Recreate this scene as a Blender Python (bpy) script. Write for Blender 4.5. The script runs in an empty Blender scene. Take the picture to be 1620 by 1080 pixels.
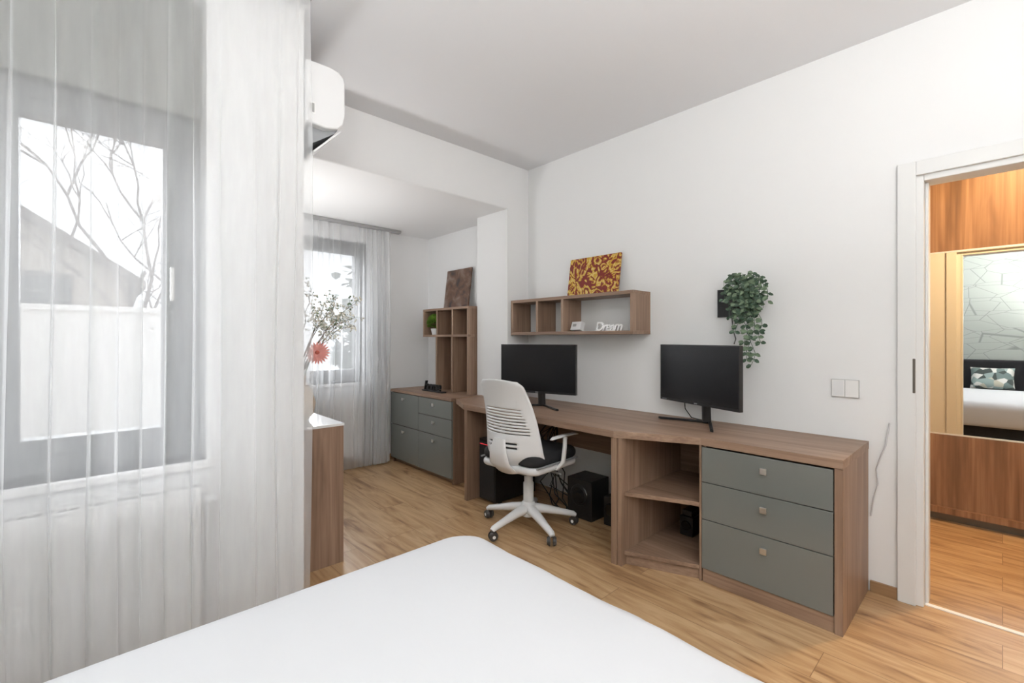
import bpy, bmesh, math, random
from mathutils import Vector, Matrix, Quaternion, noise
random.seed(7)
SC=bpy.context.scene
# ---------------------------------------------------------------- materials
def newmat(n):
    m=bpy.data.materials.new(n); m.use_nodes=True
    nt=m.node_tree; b=nt.nodes.get('Principled BSDF')
    return m,nt,b
def N(nt,t,**k):
    n=nt.nodes.new(t)
    for a,v in k.items(): setattr(n,a,v)
    return n
def plain(n,c,rough=.5,metal=0,bump=0,bscale=200,spec=.5,var=0,emit=None,es=0):
    m,nt,b=newmat(n)
    b.inputs['Base Color'].default_value=(*c,1); b.inputs['Roughness'].default_value=rough
    b.inputs['Metallic'].default_value=metal
    b.inputs['Specular IOR Level'].default_value=spec
    tc=N(nt,'ShaderNodeTexCoord')
    nz=N(nt,'ShaderNodeTexNoise'); nz.inputs['Scale'].default_value=bscale; nz.inputs['Detail'].default_value=3
    nt.links.new(tc.outputs['Object'],nz.inputs['Vector'])
    if bump:
        bp=N(nt,'ShaderNodeBump'); bp.inputs['Strength'].default_value=bump; bp.inputs['Distance'].default_value=.003
        nt.links.new(nz.outputs['Fac'],bp.inputs['Height']); nt.links.new(bp.outputs['Normal'],b.inputs['Normal'])
    if var:
        mx=N(nt,'ShaderNodeMix',data_type='RGBA')
        mx.inputs[6].default_value=(*[k*(1-var) for k in c],1); mx.inputs[7].default_value=(*[min(1,k*(1+var)) for k in c],1)
        nt.links.new(nz.outputs['Fac'],mx.inputs[0]); nt.links.new(mx.outputs[2],b.inputs['Base Color'])
    if emit:
        b.inputs['Emission Color'].default_value=(*emit,1); b.inputs['Emission Strength'].default_value=es
    return m
def wood(n,axis,c1,c2,c3,rough=.45,s=1.0):
    m,nt,b=newmat(n)
    tc=N(nt,'ShaderNodeTexCoord'); mp=N(nt,'ShaderNodeMapping')
    sc=[9*s,9*s,9*s]; sc[axis]=.7*s
    mp.inputs['Scale'].default_value=sc
    nt.links.new(tc.outputs['Object'],mp.inputs['Vector'])
    n1=N(nt,'ShaderNodeTexNoise'); n1.inputs['Scale'].default_value=1.3; n1.inputs['Detail'].default_value=6; n1.inputs['Distortion'].default_value=1.0
    mp2=N(nt,'ShaderNodeMapping'); sc2=[90*s,90*s,90*s]; sc2[axis]=2.5*s
    mp2.inputs['Scale'].default_value=sc2; nt.links.new(tc.outputs['Object'],mp2.inputs['Vector'])
    n2=N(nt,'ShaderNodeTexNoise'); n2.inputs['Scale'].default_value=1; n2.inputs['Detail'].default_value=4
    nt.links.new(mp.outputs[0],n1.inputs['Vector']); nt.links.new(mp2.outputs[0],n2.inputs['Vector'])
    mt=N(nt,'ShaderNodeMath',operation='MULTIPLY_ADD'); mt.inputs[1].default_value=.35; 
    nt.links.new(n2.outputs['Fac'],mt.inputs[0])
    ml=N(nt,'ShaderNodeMath',operation='MULTIPLY'); ml.inputs[1].default_value=.65
    nt.links.new(n1.outputs['Fac'],ml.inputs[0]); nt.links.new(ml.outputs[0],mt.inputs[2])
    r=N(nt,'ShaderNodeValToRGB'); e=r.color_ramp.elements
    e[0].position=.32; e[0].color=(*c3,1); e[1].position=.68; e[1].color=(*c1,1)
    k=e.new(.5); k.color=(*c2,1)
    nt.links.new(mt.outputs[0],r.inputs[0]); nt.links.new(r.outputs[0],b.inputs['Base Color'])
    b.inputs['Roughness'].default_value=rough
    bp=N(nt,'ShaderNodeBump'); bp.inputs['Strength'].default_value=.08; bp.inputs['Distance'].default_value=.002
    nt.links.new(n2.outputs['Fac'],bp.inputs['Height']); nt.links.new(bp.outputs['Normal'],b.inputs['Normal'])
    return m
D1,D2,D3=(.38,.255,.18),(.27,.172,.116),(.175,.105,.068)
woodX=wood('walnut_grain_x',0,D1,D2,D3); woodZ=wood('walnut_grain_z',2,D1,D2,D3)
wardW=wood('wardrobe_walnut',2,(.36,.21,.125),(.22,.115,.064),(.11,.055,.03),s=.7)
base_wood=wood('baseboard_oak',0,(.42,.26,.14),(.34,.2,.1),(.28,.16,.08))
def floor_mat():
    m,nt,b=newmat('oak_laminate')
    tc=N(nt,'ShaderNodeTexCoord')
    br=N(nt,'ShaderNodeTexBrick'); br.offset=.37; br.offset_frequency=2
    br.inputs['Scale'].default_value=1; br.inputs['Brick Width'].default_value=1.29; br.inputs['Row Height'].default_value=.192
    br.inputs['Mortar Size'].default_value=.0014; br.inputs['Mortar Smooth'].default_value=.3; br.inputs['Bias'].default_value=0
    br.inputs['Color1'].default_value=(0,0,0,1); br.inputs['Color2'].default_value=(1,1,1,1); br.inputs['Mortar'].default_value=(.5,.5,.5,1)
    nt.links.new(tc.outputs['Object'],br.inputs['Vector'])
    ad=N(nt,'ShaderNodeVectorMath',operation='MULTIPLY_ADD'); ad.inputs[1].default_value=(7,3,5)
    nt.links.new(br.outputs['Color'],ad.inputs[0]); nt.links.new(tc.outputs['Object'],ad.inputs[2])
    mp=N(nt,'ShaderNodeMapping'); mp.inputs['Scale'].default_value=(1.1,7,7); nt.links.new(ad.outputs[0],mp.inputs['Vector'])
    n1=N(nt,'ShaderNodeTexNoise'); n1.inputs['Scale'].default_value=1.6; n1.inputs['Detail'].default_value=7; n1.inputs['Distortion'].default_value=2.0
    nt.links.new(mp.outputs[0],n1.inputs['Vector'])
    mp2=N(nt,'ShaderNodeMapping'); mp2.inputs['Scale'].default_value=(3,70,70); nt.links.new(ad.outputs[0],mp2.inputs['Vector'])
    n2=N(nt,'ShaderNodeTexNoise'); n2.inputs['Scale'].default_value=1; n2.inputs['Detail'].default_value=3; nt.links.new(mp2.outputs[0],n2.inputs['Vector'])
    s1=N(nt,'ShaderNodeMath',operation='MULTIPLY_ADD'); s1.inputs[1].default_value=.78
    nt.links.new(n1.outputs['Fac'],s1.inputs[0])
    s2=N(nt,'ShaderNodeMath',operation='MULTIPLY'); s2.inputs[1].default_value=.22; nt.links.new(n2.outputs['Fac'],s2.inputs[0]); nt.links.new(s2.outputs[0],s1.inputs[2])
    s3=N(nt,'ShaderNodeMath',operation='MULTIPLY_ADD'); s3.inputs[1].default_value=.09; nt.links.new(br.outputs['Color'],s3.inputs[0]); nt.links.new(s1.outputs[0],s3.inputs[2])
    r=N(nt,'ShaderNodeValToRGB'); e=r.color_ramp.elements
    e[0].position=.36; e[0].color=(.22,.11,.048,1); e[1].position=.68; e[1].color=(.55,.37,.205,1)
    k=e.new(.50); k.color=(.42,.255,.125,1)
    nt.links.new(s3.outputs[0],r.inputs[0])
    mx=N(nt,'ShaderNodeMix',data_type='RGBA'); mx.inputs[7].default_value=(.15,.075,.03,1)
    fm=N(nt,'ShaderNodeMath',operation='MULTIPLY'); fm.inputs[1].default_value=.8
    nt.links.new(br.outputs['Fac'],fm.inputs[0]); nt.links.new(fm.outputs[0],mx.inputs[0]); nt.links.new(r.outputs[0],mx.inputs[6]); nt.links.new(mx.outputs[2],b.inputs['Base Color'])
    b.inputs['Roughness'].default_value=.33
    bp=N(nt,'ShaderNodeBump'); bp.inputs['Strength'].default_value=.15; bp.inputs['Distance'].default_value=.002; bp.invert=True
    nt.links.new(br.outputs['Fac'],bp.inputs['Height']); nt.links.new(bp.outputs['Normal'],b.inputs['Normal'])
    return m
floorM=floor_mat()
wallM=plain('wall_paint',(.82,.82,.82),.75,bump=.05,bscale=300,spec=.2)
ceilM=plain('ceiling_paint',(.78,.785,.80),.85,spec=.1,bump=.03)
whiteP=plain('white_plastic',(.76,.76,.765),.32)
whiteL=plain('white_lacquer',(.82,.81,.80),.35)
lightgrey=plain('switch_seam_grey',(.35,.35,.34),.5)
cableM=plain('cable_grey_white',(.6,.6,.61),.5)
casingM=plain('door_casing_white',(.77,.77,.76),.35)
greyG=plain('grey_green_gloss',(.175,.185,.172),.10,spec=.7)
metalM=plain('satin_nickel',(.8,.79,.77),.38,1)
darkmetal=plain('dark_bronze',(.16,.14,.12),.4,.8)
blackM=plain('black_plastic',(.012,.012,.013),.35)
screenM=plain('screen_black',(.006,.0065,.008),.22)
blackF=plain('black_mesh_fabric',(.016,.016,.018),.85,bump=.4,bscale=500)
wheelM=plain('caster_dark',(.05,.045,.042),.5)
greyM=plain('grey_plastic',(.3,.31,.32),.5)
frameM=plain('window_frame_anthracite',(.11,.115,.115),.45)
rollM=plain('roller_box_greygreen',(.17,.175,.155),.6)
alu=plain('aluminium_track',(.38,.38,.38),.4,.4)
sheetM=plain('white_sheet',(.61,.615,.63),.9,bump=.5,bscale=6,spec=.15)
leafM=plain('ivy_leaf',(.045,.085,.05),.55,var=.6,bscale=40)
leafL=plain('ivy_leaf_light',(.14,.20,.12),.55,var=.4,bscale=40)
mossM=plain('moss_green',(.16,.3,.03),.7,var=.5,bscale=60)
stemM=plain('branch_brown',(.16,.10,.06),.7)
blossM=plain('blossom_cream',(.8,.78,.7),.7)
coralM=plain('gerbera_coral',(.88,.38,.33),.5,var=.15,bscale=30)
coralC=plain('gerbera_heart',(.5,.12,.08),.7)
vaseM=plain('beige_ceramic',(.62,.52,.42),.4)
blackW=plain('black_velvet',(.012,.012,.014),.9,bump=.3,bscale=90)
fenceM=plain('render_white',(.75,.74,.72),.9,var=.06,bscale=3)
houseM=plain('render_beige',(.42,.38,.34),.9,var=.1,bscale=2)
roofM=plain('roof_tiles',(.16,.14,.13),.8,var=.2,bscale=12)
groundM=plain('courtyard_concrete',(.35,.35,.34),.9,var=.2,bscale=2)
hedgeM=plain('hedge_green',(.07,.10,.06),.9,var=.6,bscale=9)
barkM=plain('bark_grey',(.16,.14,.13),.8)
glassTop=plain('white_glass_top',(.7,.71,.71),.08)
redM=plain('red_led',(.5,.02,.03),.4,emit=(1,.05,.08),es=.6)
def mirror():
    m,nt,b=newmat('mirror'); b.inputs['Base Color'].default_value=(.86,.87,.86,1); b.inputs['Metallic'].default_value=1; b.inputs['Roughness'].default_value=.01
    return m
mirM=mirror()
def sheer(n,base,tr):
    m,nt,b=newmat(n); out=nt.nodes['Material Output']; nt.nodes.remove(b)
    t=N(nt,'ShaderNodeBsdfTransparent'); t.inputs[0].default_value=(1,1,1,1)
    d=N(nt,'ShaderNodeBsdfDiffuse'); d.inputs[0].default_value=(.90,.91,.92,1)
    l=N(nt,'ShaderNodeBsdfTranslucent'); l.inputs[0].default_value=(.90,.91,.92,1)
    a=N(nt,'ShaderNodeMixShader'); a.inputs[0].default_value=tr
    nt.links.new(d.outputs[0],a.inputs[1]); nt.links.new(l.outputs[0],a.inputs[2])
    # woven cloth covers more when seen edge-on
    lw=N(nt,'ShaderNodeLayerWeight'); lw.inputs[0].default_value=.35
    mr=N(nt,'ShaderNodeMapRange'); mr.inputs['To Min'].default_value=base; mr.inputs['To Max'].default_value=min(1,base+.45)
    nt.links.new(lw.outputs['Facing'],mr.inputs['Value'])
    tc=N(nt,'ShaderNodeTexCoord'); nz=N(nt,'ShaderNodeTexNoise'); nz.inputs['Scale'].default_value=14; nz.inputs['Detail'].default_value=5
    mp=N(nt,'ShaderNodeMapping'); mp.inputs['Scale'].default_value=(1,1,.15); nt.links.new(tc.outputs['Object'],mp.inputs[0]); nt.links.new(mp.outputs[0],nz.inputs['Vector'])
    ma=N(nt,'ShaderNodeMath',operation='MULTIPLY_ADD'); ma.inputs[1].default_value=.2; ma.use_clamp=True
    sb=N(nt,'ShaderNodeMath',operation='SUBTRACT'); sb.inputs[1].default_value=.1
    nt.links.new(nz.outputs['Fac'],ma.inputs[0]); nt.links.new(mr.outputs[0],sb.inputs[0]); nt.links.new(sb.outputs[0],ma.inputs[2])
    x=N(nt,'ShaderNodeMixShader'); nt.links.new(ma.outputs[0],x.inputs[0]); nt.links.new(t.outputs[0],x.inputs[1]); nt.links.new(a.outputs[0],x.inputs[2])
    nt.links.new(x.outputs[0],out.inputs[0]); return m
sheerM=sheer('sheer_voile',.37,.5)
def glass():
    m,nt,b=newmat('window_glass'); out=nt.nodes['Material Output']; nt.nodes.remove(b)
    t=N(nt,'ShaderNodeBsdfTransparent'); g=N(nt,'ShaderNodeBsdfGlossy'); g.inputs['Roughness'].default_value=.02
    x=N(nt,'ShaderNodeMixShader'); x.inputs[0].default_value=.04
    nt.links.new(t.outputs[0],x.inputs[1]); nt.links.new(g.outputs[0],x.inputs[2]); nt.links.new(x.outputs[0],out.inputs[0]); return m
glassM=glass()
def paint_gold():
    m,nt,b=newmat('gold_splatter_painting'); tc=N(nt,'ShaderNodeTexCoord')
    n1=N(nt,'ShaderNodeTexNoise'); n1.inputs['Scale'].default_value=12; n1.inputs['Detail'].default_value=2; n1.inputs['Distortion'].default_value=3.2
    nt.links.new(tc.outputs['Object'],n1.inputs['Vector'])
    r=N(nt,'ShaderNodeValToRGB'); r.color_ramp.interpolation='LINEAR'; e=r.color_ramp.elements
    e[0].position=.0; e[0].color=(.55,.36,.04,1); e[1].position=1; e[1].color=(.16,.012,.008,1)
    for p,c in ((.34,(.58,.36,.05,1)),(.40,(.72,.56,.22,1)),(.43,(.56,.33,.03,1)),(.49,(.56,.33,.03,1)),(.505,(.2,.015,.01,1))):
        k=e.new(p); k.color=c
    nt.links.new(n1.outputs['Fac'],r.inputs[0]); nt.links.new(r.outputs[0],b.inputs['Base Color']); b.inputs['Roughness'].default_value=.35
    return m
def paint_rust():
    m,nt,b=newmat('rust_painting'); tc=N(nt,'ShaderNodeTexCoord')
    n1=N(nt,'ShaderNodeTexNoise'); n1.inputs['Scale'].default_value=9; n1.inputs['Detail'].default_value=8; n1.inputs['Distortion'].default_value=.6
    nt.links.new(tc.outputs['Object'],n1.inputs['Vector'])
    r=N(nt,'ShaderNodeValToRGB'); e=r.color_ramp.elements
    e[0].position=.3; e[0].color=(.04,.035,.035,1); e[1].position=.75; e[1].color=(.28,.23,.21,1); k=e.new(.5); k.color=(.15,.08,.05,1)
    nt.links.new(n1.outputs['Fac'],r.inputs[0]); nt.links.new(r.outputs[0],b.inputs['Base Color']); return m
def wallpaper():
    m,nt,b=newmat('line_wallpaper'); tc=N(nt,'ShaderNodeTexCoord')
    cols=[]
    for i,(rot,sc) in enumerate(((.3,(1.6,1,5)),(-.35,(1.9,1,4.2)))):
        mp=N(nt,'ShaderNodeMapping'); mp.inputs['Scale'].default_value=sc; mp.inputs['Rotation'].default_value=(0,rot,0); nt.links.new(tc.outputs['Object'],mp.inputs[0])
        v=N(nt,'ShaderNodeTexVoronoi',feature='DISTANCE_TO_EDGE'); v.inputs['Scale'].default_value=1.2; nt.links.new(mp.outputs[0],v.inputs['Vector'])
        cols.append(v)
    mn=N(nt,'ShaderNodeMath',operation='MINIMUM'); nt.links.new(cols[0].outputs['Distance'],mn.inputs[0]); nt.links.new(cols[1].outputs['Distance'],mn.inputs[1])
    r=N(nt,'ShaderNodeValToRGB'); e=r.color_ramp.elements; e[0].position=.005; e[0].color=(.25,.275,.255,1); e[1].position=.012; e[1].color=(.40,.43,.395,1)
    nt.links.new(mn.outputs[0],r.inputs[0]); nt.links.new(r.outputs[0],b.inputs['Base Color']); b.inputs['Roughness'].default_value=.8; return m
def geo():
    m,nt,b=newmat('geometric_cushion_print'); tc=N(nt,'ShaderNodeTexCoord')
    v=N(nt,'ShaderNodeTexVoronoi'); v.inputs['Scale'].default_value=13; nt.links.new(tc.outputs['Object'],v.inputs['Vector'])
    r=N(nt,'ShaderNodeValToRGB'); r.color_ramp.interpolation='CONSTANT'; e=r.color_ramp.elements
    e[0].position=0; e[0].color=(.06,.075,.07,1); e[1].position=.75; e[1].color=(.66,.66,.62,1)
    for p,c in ((.25,(.28,.36,.34,1)),(.45,(.5,.47,.38,1)),(.6,(.15,.2,.19,1))): k=e.new(p); k.color=c
    sx=N(nt,'ShaderNodeSeparateColor'); nt.links.new(v.outputs['Color'],sx.inputs[0]); nt.links.new(sx.outputs[0],r.inputs[0])
    nt.links.new(r.outputs[0],b.inputs['Base Color']); b.inputs['Roughness'].default_value=.9; return m
# ---------------------------------------------------------------- mesh builder
class B:
    def __init__(s): s.bm=bmesh.new(); s.mats=[]
    def mi(s,m):
        if m not in s.mats: s.mats.append(m)
        return s.mats.index(m)
    def faces(s,vs,fs,m,M=None):
        V=[s.bm.verts.new((M@Vector(v)) if M else Vector(v)) for v in vs]; i=s.mi(m)
        for f in fs:
            try:
                q=s.bm.faces.new([V[k] for k in f]); q.material_index=i
            except ValueError: pass
        return V
    def box(s,x0,x1,y0,y1,z0,z1,m,M=None):
        s.faces([(x0,y0,z0),(x1,y0,z0),(x1,y1,z0),(x0,y1,z0),(x0,y0,z1),(x1,y0,z1),(x1,y1,z1),(x0,y1,z1)],
                [(3,2,1,0),(4,5,6,7),(0,1,5,4),(1,2,6,5),(2,3,7,6),(3,0,4,7)],m,M)
    def prism(s,pts,z0,z1,m,M=None):
        n=len(pts); vs=[(x,y,z0) for x,y in pts]+[(x,y,z1) for x,y in pts]
        fs=[tuple(range(n))[::-1],tuple(range(n,2*n))]+[(i,(i+1)%n,n+(i+1)%n,n+i) for i in range(n)]
        s.faces(vs,fs,m,M)
    def prof(s,pts,plane,a,b_,m):
        n=len(pts)
        mk=(lambda p,t:(t,p[0],p[1])) if plane=='x' else (lambda p,t:(p[0],t,p[1]))
        vs=[mk(p,a) for p in pts]+[mk(p,b_) for p in pts]
        s.faces(vs,[tuple(range(n))[::-1],tuple(range(n,2*n))]+[(i,(i+1)%n,n+(i+1)%n,n+i) for i in range(n)],m)
    def tube(s,pts,rad,m,seg=12,flat=None,up=None):
        pts=[Vector(p) for p in pts]; n=len(pts)
        rads=rad if isinstance(rad,(list,tuple)) else [rad]*n
        rings=[]; ref=None
        for i,p in enumerate(pts):
            d=(pts[min(i+1,n-1)]-pts[max(i-1,0)]).normalized()
            if ref is None:
                ref=Vector(up) if up else (Vector((0,0,1)) if abs(d.z)<.9 else Vector((1,0,0)))
            a=(ref-d*ref.dot(d)).normalized(); ref=a; b_=d.cross(a)
            fl=flat if flat else 1
            rings.append([p+(a*math.cos(t)*rads[i]+b_*math.sin(t)*rads[i]*fl) for t in [2*math.pi*k/seg for k in range(seg)]])
        vs=[v for r in rings for v in r]; fs=[]
        for i in range(n-1):
            for k in range(seg): fs.append((i*seg+k,i*seg+(k+1)%seg,(i+1)*seg+(k+1)%seg,(i+1)*seg+k))
        fs.append(tuple(range(seg))[::-1]); fs.append(tuple((n-1)*seg+k for k in range(seg)))
        s.faces(vs,fs,m)
    def lathe(s,prof,c,m,seg=24):
        vs=[]; fs=[]; n=len(prof)
        for r,z in prof:
            for k in range(seg):
                t=2*math.pi*k/seg; vs.append((c[0]+r*math.cos(t),c[1]+r*math.sin(t),c[2]+z))
        for i in range(n-1):
            for k in range(seg): fs.append((i*seg+k,i*seg+(k+1)%seg,(i+1)*seg+(k+1)%seg,(i+1)*seg+k))
        fs.append(tuple(range(seg))[::-1]); fs.append(tuple((n-1)*seg+k for k in range(seg)))
        s.faces(vs,fs,m)
    def ball(s,c,r,m,seg=10,sc=(1,1,1)):
        vs=[];fs=[];nr=seg//2
        for i in range(nr+1):
            ph=math.pi*i/nr
            for k in range(seg):
                t=2*math.pi*k/seg; rr=max(1e-4,math.sin(ph))*r
                vs.append((c[0]+rr*math.cos(t)*sc[0],c[1]+rr*math.sin(t)*sc[1],c[2]+r*math.cos(ph)*sc[2]))
        for i in range(nr):
            for k in range(seg): fs.append((i*seg+k,(i+1)*seg+k,(i+1)*seg+(k+1)%seg,i*seg+(k+1)%seg))
        s.faces(vs,fs,m)
    def leaf(s,p,d,up,L,W,m):
        d=Vector(d).normalized(); side=d.cross(Vector(up))
        if side.length<.01: side=Vector((1,0,0))
        side.normalize(); u=side.cross(d); p=Vector(p)
        s.faces([p,p+d*L*.35+side*W+u*W*.3,p+d*L*.75+side*W*.8+u*W*.2,p+d*L,p+d*L*.75-side*W*.8+u*W*.2,p+d*L*.35-side*W+u*W*.3,p+d*L*.5],
                [(0,6,1),(1,6,2),(2,6,3),(3,6,4),(4,6,5),(5,6,0)],m)
    def finish(s,name,bevel=0,smooth=None,parent=None,recalc=True,seg=2):
        if recalc: bmesh.ops.recalc_face_normals(s.bm,faces=s.bm.faces)
        me=bpy.data.meshes.new(name); s.bm.to_mesh(me); s.bm.free()
        for m in s.mats: me.materials.append(m)
        if smooth is not None:
            me.polygons.foreach_set('use_smooth',[True]*len(me.polygons)); me.set_sharp_from_angle(angle=math.radians(smooth))
        o=bpy.data.objects.new(name,me); SC.collection.objects.link(o)
        if bevel:
            md=o.modifiers.new('bevel','BEVEL'); md.width=bevel; md.segments=seg; md.limit_method='ANGLE'; md.angle_limit=math.radians(50)
        if parent: o.parent=parent
        return o
def empty(name,loc=(0,0,0),rz=0):
    e=bpy.data.objects.new(name,None); e.location=loc; e.rotation_euler=(0,0,rz); SC.collection.objects.link(e); e.empty_display_size=.1; return e

HC=1.23; H=2.695; WY=2.8; FX=-2.808; AX=-3.214; WX=-2.12; SY=.70; AW=-4.28; AY=2.72; AH=2.316
# ---------------------------------------------------------------- room shell
b=B(); b.box(-4.6,1.5,-1.4,4.9,-.12,0,floorM); b.finish('floor')
b=B(); b.box(FX,1.5,-1.4,WY,H,H+.12,ceilM); b.finish('ceiling')
b=B(); b.box(-4.6,FX-.001,.35,WY+.12,AH,H+.12,wallM); b.finish('ceiling_alcove',bevel=.012,seg=3)
b=B(); b.box(AX,FX,2.555,WY+.12,0,AH+.01,wallM); b.finish('wall_pier')
b=B(); b.box(-4.6,AX,AY,WY+.12,0,AH+.01,wallM); b.finish('wall_alcove_side')
DX0,DX1,DT=-.275,.525,1.985
b=B(); b.box(FX,DX0,WY,WY+.12,0,H+.1,wallM); b.finish('wall_desk')
b=B(); b.box(DX0,DX1,WY,WY+.12,DT,H+.1,wallM); b.finish('wall_above_door')
b=B(); b.box(DX1,1.5,WY,WY+.12,0,H+.1,wallM); b.finish('wall_beside_door')
b=B(); b.box(1.4,1.5,-1.4,4.9,0,H+.1,wallM); b.finish('wall_right')
b=B(); b.box(WX-.3,1.5,-1.25,-1.12,0,H+.1,wallpaper()); b.finish('wall_headboard')
W0,W1,WZ0,WZ1=-.85,.335,.76,2.58
b=B(); b.box(WX-.3,WX,-1.25,W0,0,H,wallM); b.box(WX-.3,WX,W1,SY,0,H,wallM); b.box(WX-.3,WX,W0,W1,0,WZ0,wallM); b.box(WX-.3,WX,W0,W1,WZ1,H,wallM)
b.finish('wall_window')
b=B(); b.box(-4.6,WX-.3,.42,SY,0,H,wallM); b.finish('wall_alcove_left')
A0,A1,AZ0,AZ1=1.0,2.035,.81,2.18
b=B(); b.box(-4.6,AW,SY,A0,0,AH,wallM); b.box(-4.6,AW,A1,AY,0,AH,wallM); b.box(-4.6,AW,A0,A1,0,AZ0,wallM); b.box(-4.6,AW,A0,A1,AZ1,AH,wallM); b.finish('wall_alcove_far')
def window(name,x,y0,y1,z0,z1,mull=(),box=None):
    b=B(); t=.07; d=.07
    for a,c,e,f in ((y0,y1,z0,z0+t),(y0,y1,z1-t,z1),(y0,y0+t,z0+t,z1-t),(y1-t,y1,z0+t,z1-t)): b.box(x,x+d,a,c,e,f,frameM)
    segs=[y0+t]+list(mull)+[y1-t]
    for my in mull: b.box(x,x+d,my-.04,my+.04,z0+t,z1-t,frameM)
    s=.055
    for i in range(len(segs)-1):
        a=segs[i]+(.04 if i>0 else 0); c=segs[i+1]-(.04 if i<len(segs)-2 else 0); e=z0+t; f=z1-t
        for p in ((a,c,e,e+s),(a,c,f-s,f),(a,a+s,e+s,f-s),(c-s,c,e+s,f-s)): b.box(x+.02,x+d+.02,*p,frameM)
        b.box(x+.03,x+.04,a+s,c-s,e+s,f-s,glassM)
        b.tube([(x+d+.02,c-s/2,(e+f)/2-.06),(x+d+.05,c-s/2,(e+f)/2-.06),(x+d+.05,c-s/2,(e+f)/2+.07)],.008,metalM,8)
    if box: b.box(x-.02,x+.11,y0,y1,z1,box,rollM)
    b.finish(name,bevel=.003)
window('window_1',-2.33,W0,W1,WZ0,2.12,(-.27,),WZ1)
window('window_2',-4.42,A0,A1,AZ0,AZ1)
b=B(); b.box(WX-.17,WX+.02,W0-.02,W1+.02,WZ0-.03,WZ0,whiteL); b.finish('trim_1',bevel=.004)
b=B(); b.box(AW-.08,AW+.02,A0-.02,A1+.02,AZ0-.03,AZ0,whiteL); b.finish('trim_2',bevel=.004)
b=B()
cw=.062
for (y0,y1) in ((WY-.018,WY),(WY+.12,WY+.138)):
    b.box(DX0-cw,DX0+.004,y0,y1,0,DT+cw,casingM); b.box(DX1-.004,DX1+cw,y0,y1,0,DT+cw,casingM); b.box(DX0+.004,DX1-.004,y0,y1,DT-.004,DT+cw,casingM)
b.box(DX0,DX0+.03,WY,WY+.12,0,DT,casingM); b.box(DX1-.03,DX1,WY,WY+.12,0,DT,casingM); b.box(DX0+.03,DX1-.03,WY,WY+.12,DT-.03,DT,casingM)
b.box(DX0+.03,DX0+.042,WY+.05,WY+.12,0,DT-.03,casingM)
b.box(DX0-.008,DX0+.003,WY-.0195,WY-.004,.98,1.14,darkmetal)
b.finish('door_1',bevel=.003)
b=B(); b.box(DX0+.03,DX1-.03,WY+.03,WY+.055,0,.004,whiteL); b.finish('trim_3')
b=B(); b.box(-.44,DX0-cw,WY-.014,WY,0,.055,base_wood); b.finish('baseboard_desk',bevel=.003)
b=B(); b.box(AW,AW+.014,SY,AY,0,.055,base_wood); b.finish('baseboard_alcove',bevel=.003)
b=B(); b.box(AX,FX,2.541,2.555,0,.055,base_wood); b.box(FX,FX+.014,2.541,WY-.02,0,.055,base_wood); b.finish('baseboard_pier',bevel=.003)
# ---------------------------------------------------------------- hallway
b=B(); b.box(-1.6,1.5,4.86,4.98,0,2.72,wallM); b.finish('wall_hall_back')
b=B(); b.box(-1.7,-1.6,WY+.12,4.98,0,2.72,wallM); b.finish('wall_hall_left')
b=B(); b.box(-1.7,1.5,WY+.12,4.98,2.6,2.72,ceilM); b.finish('ceiling_hall')
b=B(); wx0,wx1,wy=-1.2,1.36,4.2
b.box(wx0,wx1,wy+.06,4.85,0,.10,darkmetal)
b.box(wx0,wx0+.02,wy,4.85,.0,2.36,wardW); b.box(wx1-.02,wx1,wy,4.85,0,2.36,wardW); b.box(wx0,wx1,wy-.01,4.85,2.34,2.36,wardW); b.box(wx0,wx1,4.83,4.85,.1,2.34,wardW); b.box(wx0,wx1,wy,4.83,.06,.1,wardW)
for x0,x1,y in ((wx0+.02,.62,wy+.03),(.58,wx1-.02,wy)):
    b.box(x0,x1,y,y+.022,.1,.585,wardW); b.box(x0,x1,y,y+.022,1.82,2.335,wardW); b.box(x0,x1,y+.002,y+.02,.595,1.81,mirM)
    b.box(x0,x1,y-.001,y+.022,.585,.595,metalM); b.box(x0,x1,y-.001,y+.022,1.81,1.82,metalM)
    b.box(x0,x0+.008,y-.003,y+.022,.1,2.335,metalM)
b.finish('sliding_door_wardrobe')
b=B(); b.box(-.56,-.43,WY+.121,WY+.13,.90,.98,whiteP)
for i in range(3): b.box(-.55+i*.038,-.517+i*.038,WY+.13,WY+.134,.915,.965,whiteL)
b.finish('light_switch_plate',bevel=.002)
b=B(); b.lathe([(.12,0),(.12,-.03),(.10,-.045),(.0,-.046)][::-1],(.15,3.6,2.6),plain('lamp_warm',(1,.8,.5),.4,emit=(1,.72,.38),es=12)); b.finish('hall_ceiling_light',smooth=40)
# ---------------------------------------------------------------- desk
DF=2.27; DL=2.09; DZ=.73; DR=-.445; T=.038
deskpoly=[(DR,WY-.002),(DR,DF),(-1.04,DF),(-1.44,DL),(-2.80,DL),(-3.10,2.24),(-3.12,2.545),(-2.80,2.545),(-2.80,WY-.002)]
b=B()
b.prism(deskpoly,DZ-T,DZ,woodX)
b.box(DR-.032,DR-.002,DF+.005,WY-.003,0,DZ-T,woodZ)
b.box(-1.04,-1.02,DF+.02,WY-.02,0,DZ-T,woodZ)
b.box(-1.02,DR-.032,DF+.03,WY-.02,.04,.06,woodX); b.box(-1.02,DR-.032,WY-.03,WY-.02,.06,DZ-T,woodX)
b.box(-1.035,DR-.034,DF+.012,DF+.028,0,.07,woodX)
fr=[(.072,.318),(.322,.505),(.509,.683)]
def pull(cx,y,cz,r=.014):
    b.box(cx-r,cx+r,y-.022,y-.014,cz-r,cz+r,metalM); b.box(cx-.006,cx+.006,y-.014,y,cz-.006,cz+.006,metalM)
for z0,z1 in fr:
    b.box(-1.037,DR-.036,DF+.004,DF+.022,z0,z1,greyG); pull(-.745,DF+.004,z1-.06)
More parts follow.
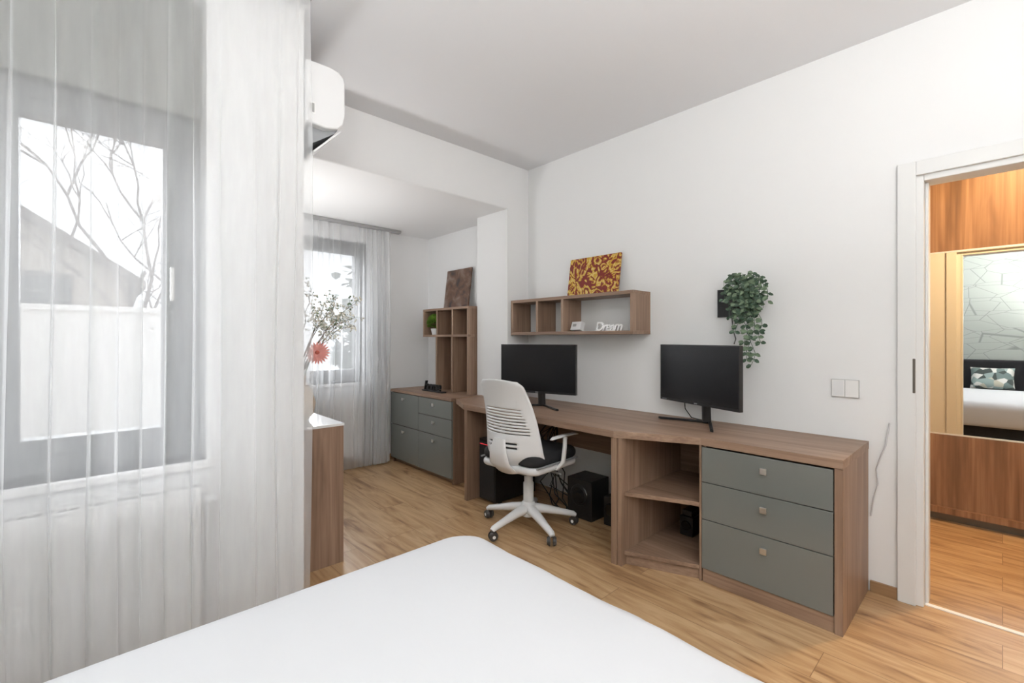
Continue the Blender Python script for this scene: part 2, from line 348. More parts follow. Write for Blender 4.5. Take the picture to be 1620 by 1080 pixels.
def mid(z0,z1,inset,m=woodX,xl=-1.40):
    b.prism([(xl,DL+.035+inset),(-1.04,DF+.005+inset),(-1.04,WY-.02),(xl,WY-.02)],z0,z1,m)
mid(.055,.077,.01); mid(.375,.397,.012)
b.prism([(-1.40,DL+.06),(-1.04,DF+.03),(-1.04,DF+.045),(-1.40,DL+.075)],0,.055,woodX)
b.box(-1.40,-1.04,WY-.03,WY-.02,.07,DZ-T,woodX)
b.box(-1.425,-1.40,DL+.015,WY-.003,0,DZ-T,woodZ)
b.box(-1.052,-1.0405,DF+.008,WY-.02,0,DZ-T,woodZ)
b.box(-1.463,-1.428,DL+.01,WY-.003,0,DZ-T,woodZ)
b.box(-2.80,-2.765,DL+.01,WY-.05,0,DZ-T,woodZ)
b.box(-2.765,-1.463,WY-.06,WY-.042,.40,DZ-T,woodX)
b.finish('corner_desk',bevel=.0015)
# ---------------------------------------------------------------- alcove cabinet
b=B(); cx0,cx1,cy=-4.19,-3.14,2.22
b.box(cx0,cx1,cy,AY-.003,.705,.73,woodX); b.box(cx0,cx0+.02,cy+.02,AY-.01,0,.705,woodZ); b.box(cx1-.02,cx1,cy+.02,AY-.01,0,.705,woodZ)
b.box(cx0+.02,cx1-.02,AY-.03,AY-.01,0.05,.705,woodX); b.box(cx0+.02,cx1-.02,cy+.03,AY-.03,.04,.06,woodX); b.box(cx0+.02,cx1-.02,cy+.05,cy+.065,0,.045,woodX)
mxx=-3.665; b.box(mxx-.01,mxx+.01,cy+.02,AY-.03,.06,.705,woodZ)
cols=[(cx0+.003,mxx-.002,[(.05,.385),(.389,.70)]),(mxx+.002,cx1-.003,[(.05,.385),(.389,.545),(.549,.70)])]
for x0,x1,zs in cols:
    for z0,z1 in zs:
        b.box(x0,x1,cy+.002,cy+.02,z0,z1,greyG); pull((x0+x1)/2,cy+.002,z1-.05,.013)
b.finish('drawer_cabinet',bevel=.0015)
b=B(); t=.022; by=2.47; yb=AY-.004
def shelfbox(x0,x1,z0,z1,divs,back):
    b.box(x0,x1,by,yb,z1-t,z1,woodX); b.box(x0,x1,by,yb,z0,z0+t,woodX)
    for x in [x0+t/2]+divs+[x1-t/2]: b.box(x-t/2,x+t/2,by+.001,yb,z0+t,z1-t,woodZ)
    if back: b.box(x0+t,x1-t,yb-.012,yb-.001,z0+t,z1-t,woodZ)
shelfbox(-3.985,-3.235,1.25,1.526,[-3.735,-3.48],True)
b.box(-3.76,-3.735,by+.001,yb,.731,1.25,woodZ); b.box(-3.50,-3.478,by+.001,yb,.731,1.25,woodZ); b.box(-3.257,-3.235,by+.001,yb,.731,1.25,woodZ); b.box(-3.735,-3.257,yb-.012,yb-.001,.731,1.25,woodZ)
b.finish('bookcase',bevel=.0015)
def leaning(name,x0,x1,z0,h,ytop,ybot,m,th=.018):
    b=B(); M=Matrix.Translation((0,ybot,z0))@Matrix.Rotation(-math.atan2(ytop-ybot,h),4,'X')
    b.box(x0,x1,-th,0,0,h,m,M); b.box(x0+.02,x1-.02,-.001,.004,.02,h-.02,whiteL,M)
    return b.finish(name,bevel=.002)
leaning('abstract_rust_canvas',-3.86,-3.46,1.531,.39,2.70,2.65,paint_rust())
leaning('gold_splatter_canvas',-2.30,-1.84,1.555,.292,2.780,2.735,paint_gold())
b=B(); c=(-3.86,2.54,1.273)
b.lathe([(.035,0),(.05,.06),(.045,.06),(.04,.05)],c,whiteP,20)
for i in range(900):
    v=Vector((random.gauss(0,1),random.gauss(0,1),random.gauss(0,1))).normalized(); v.z=v.z if v.z>-.5 else -v.z
    p=Vector(c)+Vector((0,0,.115))+v*.062; b.leaf(p,v+Vector((random.uniform(-.6,.6),random.uniform(-.6,.6),.2)),(0,0,1) if abs(v.z)<.8 else (1,0,0),.035,.010,mossM)
b.finish('potted_moss_ball',recalc=False)
def text(name,s,loc,size,mat,ext,rz=0,shear=.3,parent=None):
    cu=bpy.data.curves.new(name,'FONT'); cu.body=s; cu.size=size; cu.extrude=ext; cu.shear=shear; cu.bevel_depth=.0012; cu.offset=.001
    cu.space_character=.86
    o=bpy.data.objects.new(name,cu); o.location=loc; o.rotation_euler=(math.pi/2,0,rz); cu.materials.append(mat); SC.collection.objects.link(o)
    if parent: o.parent=parent
    return o
b=B(); b.box(-3.84,-3.50,2.365,2.42,.7305,.742,blackM); o=b.finish('script_word_ornament',bevel=.002)
text('letters','home',(-3.83,2.39,.738),.13,blackM,.01,parent=o)
# ---------------------------------------------------------------- wall shelf
b=B(); x0,x1,y0,y1,z0,z1=-2.80,-1.63,2.585,WY-.002,1.262,1.55; t=.024
b.box(x0,x1,y0,y1,z1-t,z1,woodX); b.box(x0,x1,y0,y1,z0,z0+t,woodX)
for x in (x0+t/2,-2.50,-2.237,x1-t/2): b.box(x-t/2,x+t/2,y0+.001,y1,z0+t,z1-t,woodZ)
b.finish('wall_shelf',bevel=.0015)
text('dream_lettering','Dream',(-1.965,2.63,1.288),.088,plain('bright_white_letters',(.95,.95,.95),.4),.006)
b=B(); M=Matrix.Translation((-2.145,2.64,1.286))@Matrix.Rotation(math.radians(-12),4,'Z')@Matrix.Rotation(math.radians(-18),4,'X')
b.box(-.055,.055,-.018,.018,.006,.07,whiteP,M); b.box(-.035,.005,-.0195,-.0185,.032,.052,lightgrey,M); b.finish('desk_thermostat',bevel=.005,seg=3)
# ---------------------------------------------------------------- monitors
def monitor(name,c,ang,z0,z1,foot):
    e=empty(name,(c[0],c[1],0),ang); w=.305
    b=B(); b.box(-w,w,-.008,.018,z0,z1,blackM); b.box(-w+.006,w-.006,-.0095,-.008,z0+.016,z1-.006,screenM)
    b.box(-.17,.17,.018,.045,z0+.06,z1-.08,blackM); b.box(-.012,.012,-.0102,-.0095,z0+.005,z0+.011,greyM); b.box(-w+.02,-w+.06,-.0102,-.0095,z0+.006,z0+.009,greyM)
    b.finish('screen_panel',bevel=.003,parent=e)
    b=B(); 
    b.tube([(0,.075,.742),(0,.07,z0+.02),(0,.055,z0+.10)],.02,blackM,14,flat=1.5,up=(0,1,0)); b.box(-.035,.035,.03,.06,z0+.07,z0+.14,blackM)
    for p in foot:
        b.prism([(-.014,.10),(p[0]-.012,p[1]),(p[0]+.012,p[1]),(.014,.10)],.7303,.745,blackM)
    b.finish('stand',bevel=.003,parent=e,smooth=40)
    return e
monitor('computer_monitor',(-2.315,2.40),math.radians(17),.835,1.19,[(-.2,-.09),(.2,-.09)])
monitor('computer_monitor.001',(-1.215,2.60),math.radians(-21),.845,1.195,[(-.24,-.07),(.2,-.09)])
b=B(); b.tube([(-1.33,2.68,.86),(-1.335,2.70,.80),(-1.31,2.73,.745),(-1.25,2.74,.734)],.003,blackM,6); b.finish('monitor_cable')
# ---------------------------------------------------------------- office chair
ch=empty('office_chair',(-2.115,2.11,0),math.radians(4))
b=B()
angs=[-22+72*i for i in range(5)]
for a in angs:
    a=math.radians(a); c,s=math.cos(a),math.sin(a)
    b.tube([(c*.03,s*.03,.125),(c*.12,s*.12,.112),(c*.22,s*.22,.09),(c*.30,s*.30,.072),(c*.315,s*.315,.062)],[.032,.027,.021,.018,.014],whiteP,12,flat=1.15,up=(0,0,1))
b.lathe([(.03,.07),(.05,.08),(.052,.14),(.042,.165),(.034,.17),(.034,.29),(.028,.295),(.028,.38)],(0,0,0),whiteP,24)
b.finish('star_base',smooth=50,parent=ch)
b=B()
for i,a in enumerate(angs):
    a=math.radians(a); c,s=math.cos(a)*.305,math.sin(a)*.305; w=math.radians([40,100,10,75,150][i]); dx,dy=math.cos(w),math.sin(w)
    b.tube([(c,s,.05),(c,s,.078)],.008,darkmetal,8)
    for k in (-1,1):
        b.tube([(c+dx*k*.008,s+dy*k*.008,.029),(c+dx*k*.014,s+dy*k*.014,.029),(c+dx*k*.028,s+dy*k*.028,.029)],[.0288,.0288,.022],wheelM,20)
        b.tube([(c+dx*k*.0282,s+dy*k*.0282,.029),(c+dx*k*.029,s+dy*k*.029,.029)],.010,whiteP,12)
b.finish('casters',smooth=40,parent=ch)
b=B(); b.box(-.09,.09,-.13,.12,.375,.415,greyM); b.tube([(.07,.03,.39),(.2,.04,.385),(.235,.04,.38)],.007,greyM,8); b.finish('tilt_mechanism',bevel=.012,parent=ch)
def superbox(name,cx,cy,cz,lx,ly,lz,m,parent,bev,bulge=0):
    b=B()
    b.box(cx-lx/2,cx+lx/2,cy-ly/2,cy+ly/2,cz-lz/2,cz+lz/2,m)
    vert=[e for e in b.bm.edges if abs(e.verts[0].co.z-e.verts[1].co.z)>lz*.5]
    bmesh.ops.bevel(b.bm,geom=vert,offset=bev*2.2,segments=8,affect='EDGES',profile=.5)
    return b.finish(name,bevel=min(bev,lz*.45),smooth=60,parent=parent,seg=5)
superbox('seat_pan',0,.01,.435,.47,.46,.045,whiteP,ch,.03)
superbox('seat_cushion',0,.015,.492,.475,.465,.07,blackF,ch,.035)
b=B()
for k in (-1,1): b.tube([(.238*k,-.2,.46),(.243*k,0,.463),(.238*k,.21,.46)],.006,greyM,8)
b.finish('seat_piping',parent=ch)
def backpt(s,t):
    hw=.24-.02*t-.045*t**2
    if t>.93: hw-=.03*((t-.93)/.07)**2
    if t<.15: hw-=.09*((.15-t)/.15)**2
    z=.445+.54*t-.012*s*s*t
    y=-.245-.02*math.cos(t*math.pi*1.3)-.075*t**1.6
    if t<.2: y+=.05*((.2-t)/.2)**2
    y+=(.15-.11*t)*abs(s)**2.2
    return Vector((s*hw,y,z))
b=B(); nx,nz=32,86; V={}
for i in range(nx+1):
    for j in range(nz+1): V[i,j]=b.bm.verts.new(backpt(-1+2*i/nx,j/nz))
k=b.mi(whiteP); slots={33,36,39,42,45,48,51,54,57}
for i in range(nx):
    for j in range(nz):
        s=abs(-1+2*(i+.5)/nx)
        if j in slots and s<.82-.006*(j-33): continue
        if j in (19,20,23,24) and s<.5: continue
        f=b.bm.faces.new((V[i,j],V[i+1,j],V[i+1,j+1],V[i,j+1])); f.material_index=k
o=b.finish('back_shell',smooth=60,parent=ch)
md=o.modifiers.new('sol','SOLIDIFY'); md.thickness=.011; md.offset=0
b=B()
b.tube([(0,-.272,.62),(0,-.285,.55),(0,-.27,.47),(0,-.21,.415),(0,-.12,.395),(0,-.02,.39)],[.05,.07,.085,.085,.07,.06],whiteP,16,flat=.24,up=(1,0,0))
for kx in (-1,1):
    b.tube([(.15*kx,0.0,.42),(.235*kx,0.01,.425),(.268*kx,.02,.47),(.272*kx,.03,.56),(.268*kx,.04,.62)],[.012,.014,.014,.013,.013],whiteP,12,flat=1.4)
    b.tube([(.268*kx,.17,.622),(.268*kx,.12,.630),(.268*kx,.02,.632),(.268*kx,-.07,.630),(.266*kx,-.10,.624)],[.010,.02,.022,.02,.010],whiteP,12,flat=.4,up=(1,0,0))
b.finish('frame_and_armrests',smooth=60,parent=ch)
# ---------------------------------------------------------------- things under the desk
b=B(); b.box(-2.74,-2.55,2.20,2.62,.012,.47,blackM)
b.box(-2.73,-2.56,2.192,2.20,.03,.45,plain('mesh_dark',(.02,.02,.022),.6,bump=.6,bscale=600))
b.box(-2.72,-2.57,2.188,2.192,.43,.436,redM)
for x in (-2.725,-2.575): 
    for y in (2.24,2.56): b.box(x,x+.02,y,y+.03,0,.012,blackM)
b.finish('computer_tower',bevel=.004)
b=B(); b.box(-2.08,-1.87,2.46,2.66,.0,.27,blackM); b.tube([(-1.975,2.462,.16),(-1.975,2.452,.16)],[.075,.07],blackM,28); b.tube([(-1.975,2.453,.16),(-1.975,2.449,.16)],[.065,.02],screenM,28); b.finish('subwoofer',bevel=.006)
b=B(); b.box(-1.80,-1.69,2.5,2.62,0,.19,blackM); b.tube([(-1.745,2.501,.11),(-1.745,2.492,.11)],[.045,.04],screenM,24); b.finish('desk_speaker',bevel=.005)
b=B()
for i in range(9):
    x=-2.5+random.uniform(0,.12); pts=[(x,2.72,.62-random.random()*.1)]
    for j in range(5): pts.append((min(-2.12,max(-2.52,x+random.uniform(-.08,.10)+j*.04)),2.70-random.random()*.2,max(.008,.45-j*.12+random.uniform(-.06,.06))))
    pts.append((min(-2.12,pts[-1][0]+.08),2.50,.006))
    b.tube(pts,.0045,blackM,6)
b.finish('cable_tangle',smooth=60)
b=B(); b.box(-1.30,-1.22,2.56,2.68,.078,.19,blackM); b.box(-1.29,-1.23,2.57,2.67,.19,.225,blackM); b.tube([(-1.26,2.559,.14),(-1.26,2.55,.14)],[.03,.026],screenM,20); b.finish('small_speaker',bevel=.006)
# ---------------------------------------------------------------- wall switch, cable
b=B(); b.box(-.597,-.483,WY-.008,WY-.001,.937,1.025,lightgrey); b.box(-.5955,-.541,WY-.011,WY-.008,.9385,1.0235,whiteL); b.box(-.590,-.546,WY-.0115,WY-.011,.944,1.018,whiteP); b.box(-.5385,-.4845,WY-.014,WY-.008,.9385,1.0235,whiteL); b.finish('light_switch',bevel=.001)
b=B(); b.tube([(-.365,2.788,.83),(-.372,2.788,.78),(-.380,2.788,.72),(-.400,2.788,.66),(-.415,2.788,.60),(-.408,2.788,.53),(-.425,2.788,.46),(-.436,2.788,.37)],.0033,cableM,8); b.finish('white_power_cable',smooth=60)
# ---------------------------------------------------------------- hanging ivy
b=B(); b.box(-1.175,-1.0,WY-.012,WY-.001,1.36,1.525,blackM)
b.box(-1.15,-1.105,WY-.02,WY-.012,1.45,1.462,greyM)
b.prism([(-1.045,2.70),(-.945,2.70),(-.945,2.79),(-1.045,2.79)],1.41,1.515,blackM)
for i in range(20):
    x,y,z=-.985+random.uniform(-.04,.04),2.735,1.515
    dx=random.uniform(-.14,.15); L=random.uniform(.12,.30); pts=[]
    top=random.uniform(.03,.10)
    n=8
    for j in range(n+1):
        t=j/n; px=x+dx*min(1,t*2)**.8*.7; py=max(2.65,y-.08*math.sin(min(1,t*2)*math.pi/2)*random.uniform(.7,1)); pz=z+top*math.sin(min(1,t*3)*math.pi/2)-max(0,t-.25)*L*1.1
        pts.append(Vector((px,py,pz)))
    b.tube(pts,.0014,leafM,5)
    for j in range(1,n+1):
        for q in range(2):
            p=pts[j]+Vector((random.uniform(-.006,.006),0,random.uniform(-.012,.012))); d=Vector((random.choice((-1,1))*random.uniform(.5,1),random.uniform(-.6,.2),random.uniform(-.9,.4)))
            p.y=min(p.y,2.77)
            b.leaf(p,d,(0,-1,.3),random.uniform(.024,.036),random.uniform(.007,.011),leafM if random.random()<.6 else leafL)
for k,(xx,nn,sx) in enumerate(((-.985,11,.4),(-.945,13,.2),(-.91,9,.5),(-1.02,7,-.2),(-.965,12,0))):
    pts=[Vector((xx+.012*math.sin(j*1.3+k)+.003*j*sx,2.69,1.46-j*.031)) for j in range(nn)]
    b.tube(pts,.0014,leafM,5)
    for p in pts:
        for q in range(3): b.leaf(p,(random.choice((-1,1)),random.uniform(-.6,.1),random.uniform(-1,.1)),(0,-1,.3),.033,.010,leafM if random.random()<.6 else leafL)
b.tube([(-1.09,2.785,1.36),(-1.08,2.78,1.28),(-1.065,2.78,1.23),(-1.075,2.78,1.2)],.003,blackM,6)
b.finish('hanging_ivy_plant',recalc=False)
# ---------------------------------------------------------------- air conditioner, cabinet with flowers
b=B()
yz=[(SY+.002,2.20),(SY+.002,2.475),(.81,2.478),(.85,2.47),(.872,2.45),(.880,2.42),(.880,2.27),(.870,2.23),(.845,2.203),(.79,2.192)]
b.prof(yz,'x',-2.79,-2.10,whiteP)
o=b.finish('air_conditioner',bevel=.006,smooth=35)
b=B(); b.prof([(.725,2.192),(.86,2.215),(.845,2.195),(.74,2.12),(.728,2.10)],'x',-2.74,-2.14,greyM)
b.prof([(.862,2.206),(.868,2.202),(.745,2.075),(.739,2.08)],'x',-2.76,-2.115,whiteP); b.finish('louver_flap',parent=o)
b=B(); b.box(-2.1,-2.097,.712,.742,2.24,2.29,whiteL); b.box(-2.097,-2.0965,.716,.738,2.245,2.285,lightgrey); b.finish('display',parent=o)
b=B(); sx0,sx1=-3.75,-2.48; y1=1.03
b.box(sx1-.022,sx1,SY+.004,y1,0,.752,woodZ); b.box(sx0,sx0+.022,SY+.004,y1,0,.752,woodZ); b.box(sx0+.022,sx1-.022,SY+.004,y1-.02,.05,.752,woodZ)
for i in range(3): b.box(sx0+.024+i*.41,sx0+.43+i*.41,y1-.02,y1-.002,.055,.748,greyG)
b.box(sx0-.003,sx1+.003,SY+.004,y1+.003,.752,.766,glassTop); b.finish('sideboard',bevel=.0015)
b=B(); vc=(-2.72,.865,.767)
b.lathe([(.05,0),(.085,.04),(.095,.1),(.075,.17),(.04,.22),(.045,.25),(.038,.25),(.034,.22)],vc,vaseM,28)
def twig(p0,p1,r=.004,wob=.03):
    p0=Vector(p0);p1=Vector(p1); pts=[]
    for j in range(9):
        t=j/8; p=p0.lerp(p1,t)+Vector((random.uniform(-1,1),random.uniform(-1,1),random.uniform(-.5,.5)))*wob*(t*(1-t)*2)+Vector((0,0,.08*math.sin(t*math.pi)))
        pts.append(p)
    b.tube(pts,[r*(1-.6*j/8) for j in range(9)],stemM,6); return pts
base=Vector((-2.72,.865,.99))
for tip in ((-2.70,1.19,1.36),(-2.62,1.16,1.44),(-2.75,1.08,1.42),(-2.60,1.02,1.40),(-2.8,1.22,1.31),(-2.6,.9,1.5),(-2.9,1.1,1.47),(-2.66,1.10,1.33)):
    pts=twig(base,tip,.0032)
    for k in range(4,9):
        for q in range(4):
            e=pts[k]+Vector((random.uniform(-.06,.06),random.uniform(-.05,.05),random.uniform(-.02,.06)))
            b.tube([pts[k],(pts[k]+e)/2+Vector((0,0,.01)),e],.0009,leafL,5)
            for w in range(4): 
                b.ball(e+Vector((random.uniform(-.014,.014),random.uniform(-.014,.014),random.uniform(-.014,.014))),random.uniform(.0035,.0065),blossM if random.random()<.8 else leafL,6)
g=Vector((-2.66,.955,1.15)); b.tube([base-Vector((0,0,.1)),base.lerp(g,.6)+Vector((0,0,.03)),g],.004,leafL,8)
nrm=Vector((.75,-.55,.25)).normalized(); ua=nrm.cross(Vector((0,0,1))).normalized(); ub=nrm.cross(ua)
for ring,(n,L,off) in enumerate(((22,.062,0),(20,.047,.006),(14,.026,.010))):
    for i in range(n):
        a=2*math.pi*(i+ring*.5)/n; d=ua*math.cos(a)+ub*math.sin(a)
        b.leaf(g+nrm*off+d*.008,d+nrm*.12*ring,nrm,L,.0072,coralM)
b.ball(g+nrm*.012,.012,coralC,12)
b.finish('flower_vase',recalc=False,smooth=50)
# ---------------------------------------------------------------- curtains
def curtain(name,x,y0,y1,z0,z1,pleat,amp,seed,gather=None,nz=34,calm=None):
    b=B(); n=int((y1-y0)/.0035); V=[]
    ph=0; prof=[]
    for i in range(n+1):
        u=i/n; yy=y0+(y1-y0)*u
        g=1.0
        if gather: g=1+gather[2]*math.exp(-((yy-gather[0])/gather[1])**2)
        ph+=2*math.pi*(y1-y0)/n/pleat*g*(1+1.3*noise.noise(Vector((yy*3.7,seed,0))))
        prof.append((yy,ph))
    for j in range(nz+1):
        t=j/nz; z=z1+(z0-z1)*t; row=[]
        for yy,p in prof:
            a=amp*max(.06,.5+1.3*noise.noise(Vector((yy*2.6,seed+5,t*.8))))*(.5+.5*min(1,t*3))
            if calm and yy>calm: a*=.65
            xx=x+a*math.sin(p+1.8*noise.noise(Vector((yy*2.2,t*1.1,seed))))+.3*a*math.sin(2.3*p+1.6*t+2*noise.noise(Vector((yy*3,t*2,seed+2))))
            y2=yy+.03*noise.noise(Vector((yy*4,t*1.4,seed+9)))*min(1,t*2)+.85*a*math.cos(1.7*p+1.5*t+1.5*noise.noise(Vector((yy*2,t*1.5,seed+4))))
            row.append(b.bm.verts.new((xx,min(y2,y1+.01),z)))
        V.append(row)
    k=b.mi(sheerM)
    for j in range(nz):
        for i in range(n):
            f=b.bm.faces.new((V[j][i],V[j][i+1],V[j+1][i+1],V[j+1][i])); f.material_index=k; f.smooth=True
    return b.finish(name,recalc=False)
c1=curtain('sheer_curtain',-1.985,-1.05,.68,.02,H-.03,.125,.030,3,None,calm=.38)
c2=curtain('sheer_curtain.001',-4.13,.76,2.185,.02,AH-.03,.095,.022,11,(2.05,.25,1.0))
b=B(); b.box(-2.01,-1.97,-1.1,.69,H-.03,H-.002,alu); b.finish('track',bevel=.002,parent=c1)
b=B(); b.box(-4.16,-4.10,.72,2.29,AH-.03,AH-.002,alu); b.finish('track',bevel=.002,parent=c2)
def radiator(name,x0,x1,y0,y1,z0,z1):
    b=B(); b.box(x0,x0+.012,y0,y1,z0,z1-.01,whiteL); b.box(x1-.012,x1,y0,y1,z0,z1-.01,whiteL)
    n=int((y1-y0)/.04)
    for i in range(n): 
        y=y0+(i+.25)*(y1-y0)/n; b.box(x1,x1+.006,y,y+.018,z0+.03,z1-.05,whiteL)
    b.box(x0,x1,y0-.002,y0+.006,z0,z1,whiteL); b.box(x0,x1,y1-.006,y1+.002,z0,z1,whiteL)
    b.box(x0+.012,x1-.012,y0+.006,y1-.006,z1-.03,z1-.025,blackM)
    m=int((y1-y0)/.03)
    for i in range(m): y=y0+.01+i*(y1-y0-.02)/m; b.box(x0+.012,x1-.012,y,y+.012,z1-.012,z1-.002,whiteL)
    b.box(x0,x0+.012,y0,y1,z1-.01,z1,whiteL); b.box(x1-.012,x1,y0,y1,z1-.01,z1,whiteL)
    b.tube([(x1-.03,y1+.002,z1-.06),(x1-.03,y1+.05,z1-.06)],[.014,.02],whiteP,14); b.tube([(x1-.03,y1+.02,z1-.06),(x1-.03,y1+.02,.0)],.008,whiteP,10)
    b.finish(name,bevel=.002)
radiator('panel_radiator',-2.115,-2.04,-.75,.31,.12,.675)
radiator('panel_radiator.001',-4.26,-4.19,1.05,1.95,.12,.68)
# ---------------------------------------------------------------- bed
def bed():
    e=empty('double_bed',(0,0,0))
    x0,x1,y0,y1=-1.42,.42,-.98,1.085
    b=B(); b.box(x0+.06,x1-.06,y0,y1-.08,.06,.26,blackW)
    for x in (x0+.1,x1-.18):
        for y in (y0+.1,y1-.2): b.box(x,x+.07,y,y+.07,0,.06,blackW)
    b.finish('bed_base',bevel=.01,parent=e)
    b=B(); r=.085; rc=.14; rings=[]
    def outline(ins):
        pts=[]; R=max(.02,rc-ins)
        for cx,cy,a0 in ((x1-ins-R,y1-ins-R,0),(x0+ins+R,y1-ins-R,90),(x0+ins+R,y0+ins+R,180),(x1-ins-R,y0+ins+R,270)):
            for k in range(9): a=math.radians(a0+k*90/8); pts.append((cx+R*math.cos(a),cy+R*math.sin(a)))
        out=[]
        for i in range(len(pts)):
            p=pts[i]; q=pts[(i+1)%len(pts)]; out.append(p); 
            if i%9==8:
                for k in range(1,40): out.append((p[0]+(q[0]-p[0])*k/40,p[1]+(q[1]-p[1])*k/40))
        return out
    levels=[(.03,.24),(.0,.27),(.0,.43)]
    for k in range(7): a=math.radians(k*90/6); levels.append((r*(1-math.cos(a)),.435+r*math.sin(a)*.95))
    levels+= [(.16,.521),(.30,.526)]
    for ins,z in levels:
        o=outline(ins); n=len(o); ring=[]
        for i,(x,y) in enumerate(o):
            w=.006*noise.noise(Vector((x*9,y*9,z*3))) if z<.50 else .004*noise.noise(Vector((x*6,y*6,0)))
            ring.append(b.bm.verts.new((x+w,y+w,z+w*.8)))
        rings.append(ring)
    b.mi(sheetM)
    for a,c in zip(rings,rings[1:]):
        for i in range(n): b.bm.faces.new((a[i],a[(i+1)%n],c[(i+1)%n],c[i]))
    b.bm.faces.new(rings[-1]); b.bm.faces.new(rings[0][::-1])
    b.finish('mattress_sheet',smooth=60,parent=e)
    b=B(); b.box(x0-.05,x1+.05,-1.10,-.985,0,.93,blackW)
    b.finish('headboard',bevel=.03,seg=4,parent=e)
bed()
def cushion(name,c,w,h,m,tilt,rz):
    b=B(); n=14; V={}
    M=Matrix.Translation(c)@Matrix.Rotation(rz,4,'Z')@Matrix.Rotation(tilt,4,'X')
    for s in (1,-1):
        for i in range(n+1):
            for j in range(n+1):
                u=-1+2*i/n; v=-1+2*j/n; th=.075*((1-u**4)*(1-v**4))**.5
                V[s,i,j]=b.bm.verts.new(M@Vector((u*w/2*(1-.06*(1-v*v)),s*th,v*h/2*(1-.06*(1-u*u)))))
    b.mi(m)
    for s in (1,-1):
        for i in range(n):
            for j in range(n):
                q=[V[s,i,j],V[s,i+1,j],V[s,i+1,j+1],V[s,i,j+1]]; b.bm.faces.new(q if s<0 else q[::-1])
    bmesh.ops.remove_doubles(b.bm,verts=b.bm.verts,dist=.0005)
    b.finish(name,smooth=80)
cushion('throw_pillow',(-.10,-.86,.675),.44,.32,geo(),math.radians(22),0)
# ---------------------------------------------------------------- added fill light (unseen drum, above the bed, behind the viewpoint)
b=B(); L0=(-.15,-.2,H)
b.lathe([(.001,-.16),(.22,-.155),(.24,-.14),(.24,-.05),(.22,-.04),(.001,-.038)],L0,plain('fill_drum_glow',(.9,.9,.88),.4,emit=(1,.99,.97),es=9)); b.lathe([(.001,-.038),(.06,-.038),(.06,0),(.001,0)],L0,whiteP); b.finish('ceiling_fill',smooth=50)
# added fill uplights, out of view, bouncing light off the ceilings
def uplight(name,x,y,z,h,en):
    b=B(); b.lathe([(.001,0),(.12,0),(.12,.015),(.02,.025),(.012,.04),(.012,h-.14),(.03,h-.12),(.15,h),(.155,h),(.03,h-.13)],(x,y,z),metalM,32)
    o=b.finish(name,smooth=40)
    l=bpy.data.lights.new(name+'_emitter','AREA'); l.shape='DISK'; l.size=.26; l.energy=en; l.color=(1,.99,.98)
    lo=bpy.data.objects.new('fill_emitter',l); lo.location=(x,y,z+h+.01); lo.rotation_euler=(math.pi,0,0); SC.collection.objects.link(lo); lo.parent=o
uplight('bounce_fill',.75,.40,0,1.55,68)
uplight('bounce_fill.001',.95,-.85,0,1.30,52)
uplight('alcove_fill',-3.45,.86,.767,.36,13)  # added unseen uplight that brightens the alcove
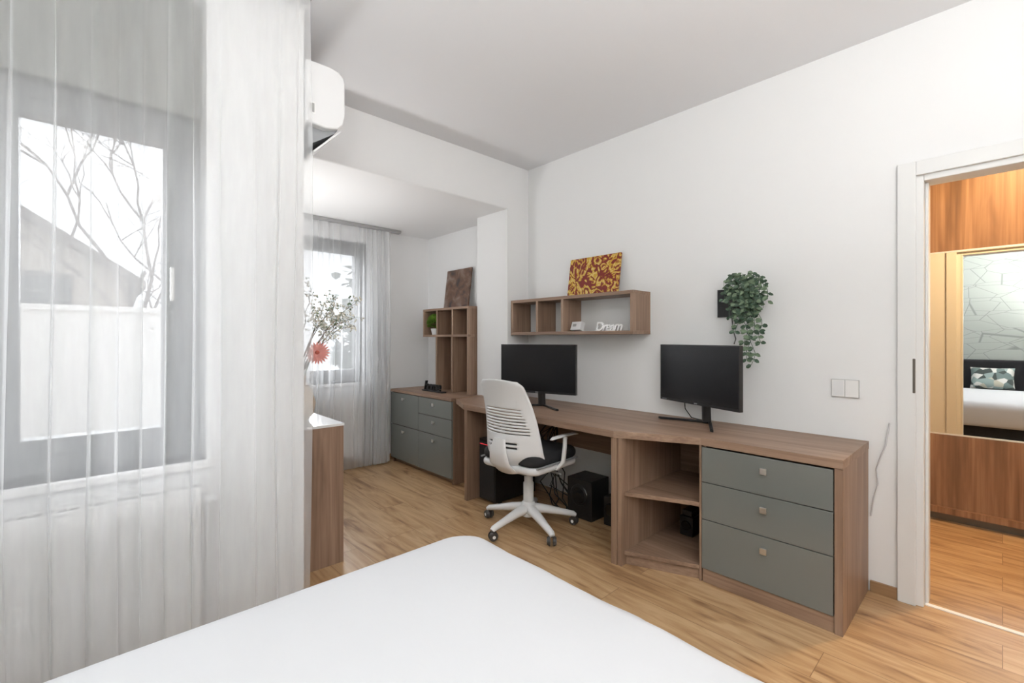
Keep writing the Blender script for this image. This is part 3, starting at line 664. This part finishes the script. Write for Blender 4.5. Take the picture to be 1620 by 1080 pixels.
# ---------------------------------------------------------------- exterior
b=B(); b.box(-30,-4.7,-20,20,-.4,-.3,groundM); b.finish('courtyard_ground')
b=B(); b.box(-6.2,-6.0,-8,1.4,-.3,1.5,fenceM); b.box(-6.25,-5.95,-8,1.4,1.5,1.55,fenceM); b.finish('garden_wall')
b=B(); b.prof([(-5,-.3),(.45,-.3),(.45,2.2),(-2.27,4.0),(-5,2.2)],'x',-14,-9.5,houseM)
b.prof([(.65,2.02),(.65,2.14),(-2.27,4.18),(-5.2,2.14),(-5.2,2.02),(-2.27,4.0)],'x',-14.2,-9.2,roofM); b.box(-9.49,-9.46,-.75,-.2,1.5,2.2,frameM)
b.finish('neighbour_house')
b=B()
def branch(p,d,L,r,dep):
    pts=[p]; q=p.copy(); dd=d.copy()
    for i in range(5):
        dd=(dd+Vector((random.uniform(-.3,.3),random.uniform(-.3,.3),random.uniform(-.15,.2)))).normalized(); q=q+dd*L/5; pts.append(q.copy())
    b.tube(pts,[r*(1-.12*i) for i in range(6)],barkM,6)
    if dep>0:
        for k in range(4):
            s=pts[random.randint(2,5)]; branch(s,(dd+Vector((random.uniform(-.9,.9),random.uniform(-.9,.9),random.uniform(-.4,.5)))).normalized(),L*.6,r*.5,dep-1)
branch(Vector((-7.4,.35,-.3)),Vector((0,0,1)),2.6,.05,4)
b.finish('bare_tree')
b=B()
for i in range(1500):
    p=Vector((-10+random.gauss(0,.4),5.2+max(-1.1,random.gauss(0,.6)),1.2+random.gauss(0,.7))); b.leaf(p,(random.gauss(0,1),random.gauss(0,1),random.gauss(0,1)),(0,0,1),.28,.11,hedgeM)
b.tube([(-10,5.2,-.3),(-10,5.2,1.6)],.08,barkM,8)
b.finish('garden_shrub',recalc=False)
# ---------------------------------------------------------------- lights & world
def area(n,loc,rot,size,en,col):
    l=bpy.data.lights.new(n,'AREA'); l.energy=en; l.color=col; l.size=size
    o=bpy.data.objects.new(n,l); o.location=loc; o.rotation_euler=rot; SC.collection.objects.link(o); return o
area('hall_lamp_light',(.15,3.6,2.54),(0,0,0),.22,34,(1,.66,.33))
s=bpy.data.lights.new('overcast_sun','SUN'); s.energy=12; s.angle=math.radians(75); s.color=(.93,.96,1)
so=bpy.data.objects.new('overcast_sun',s); SC.collection.objects.link(so); so.rotation_euler=Vector((1,.3,-.45)).to_track_quat('-Z','Y').to_euler()
w=bpy.data.worlds.new('overcast_sky'); SC.world=w; w.use_nodes=True
bg=w.node_tree.nodes['Background']; bg.inputs[0].default_value=(.93,.96,1,1); bg.inputs[1].default_value=1.15
# ---------------------------------------------------------------- camera
cam=bpy.data.cameras.new('camera'); cam.lens=16.0; cam.sensor_width=36; cam.shift_y=-4/1620; cam.clip_start=.02
co=bpy.data.objects.new('camera',cam); co.location=(0,0,HC); co.rotation_euler=(math.pi/2,0,math.radians(47.145)); SC.collection.objects.link(co); SC.camera=co
SC.view_settings.view_transform='Standard'
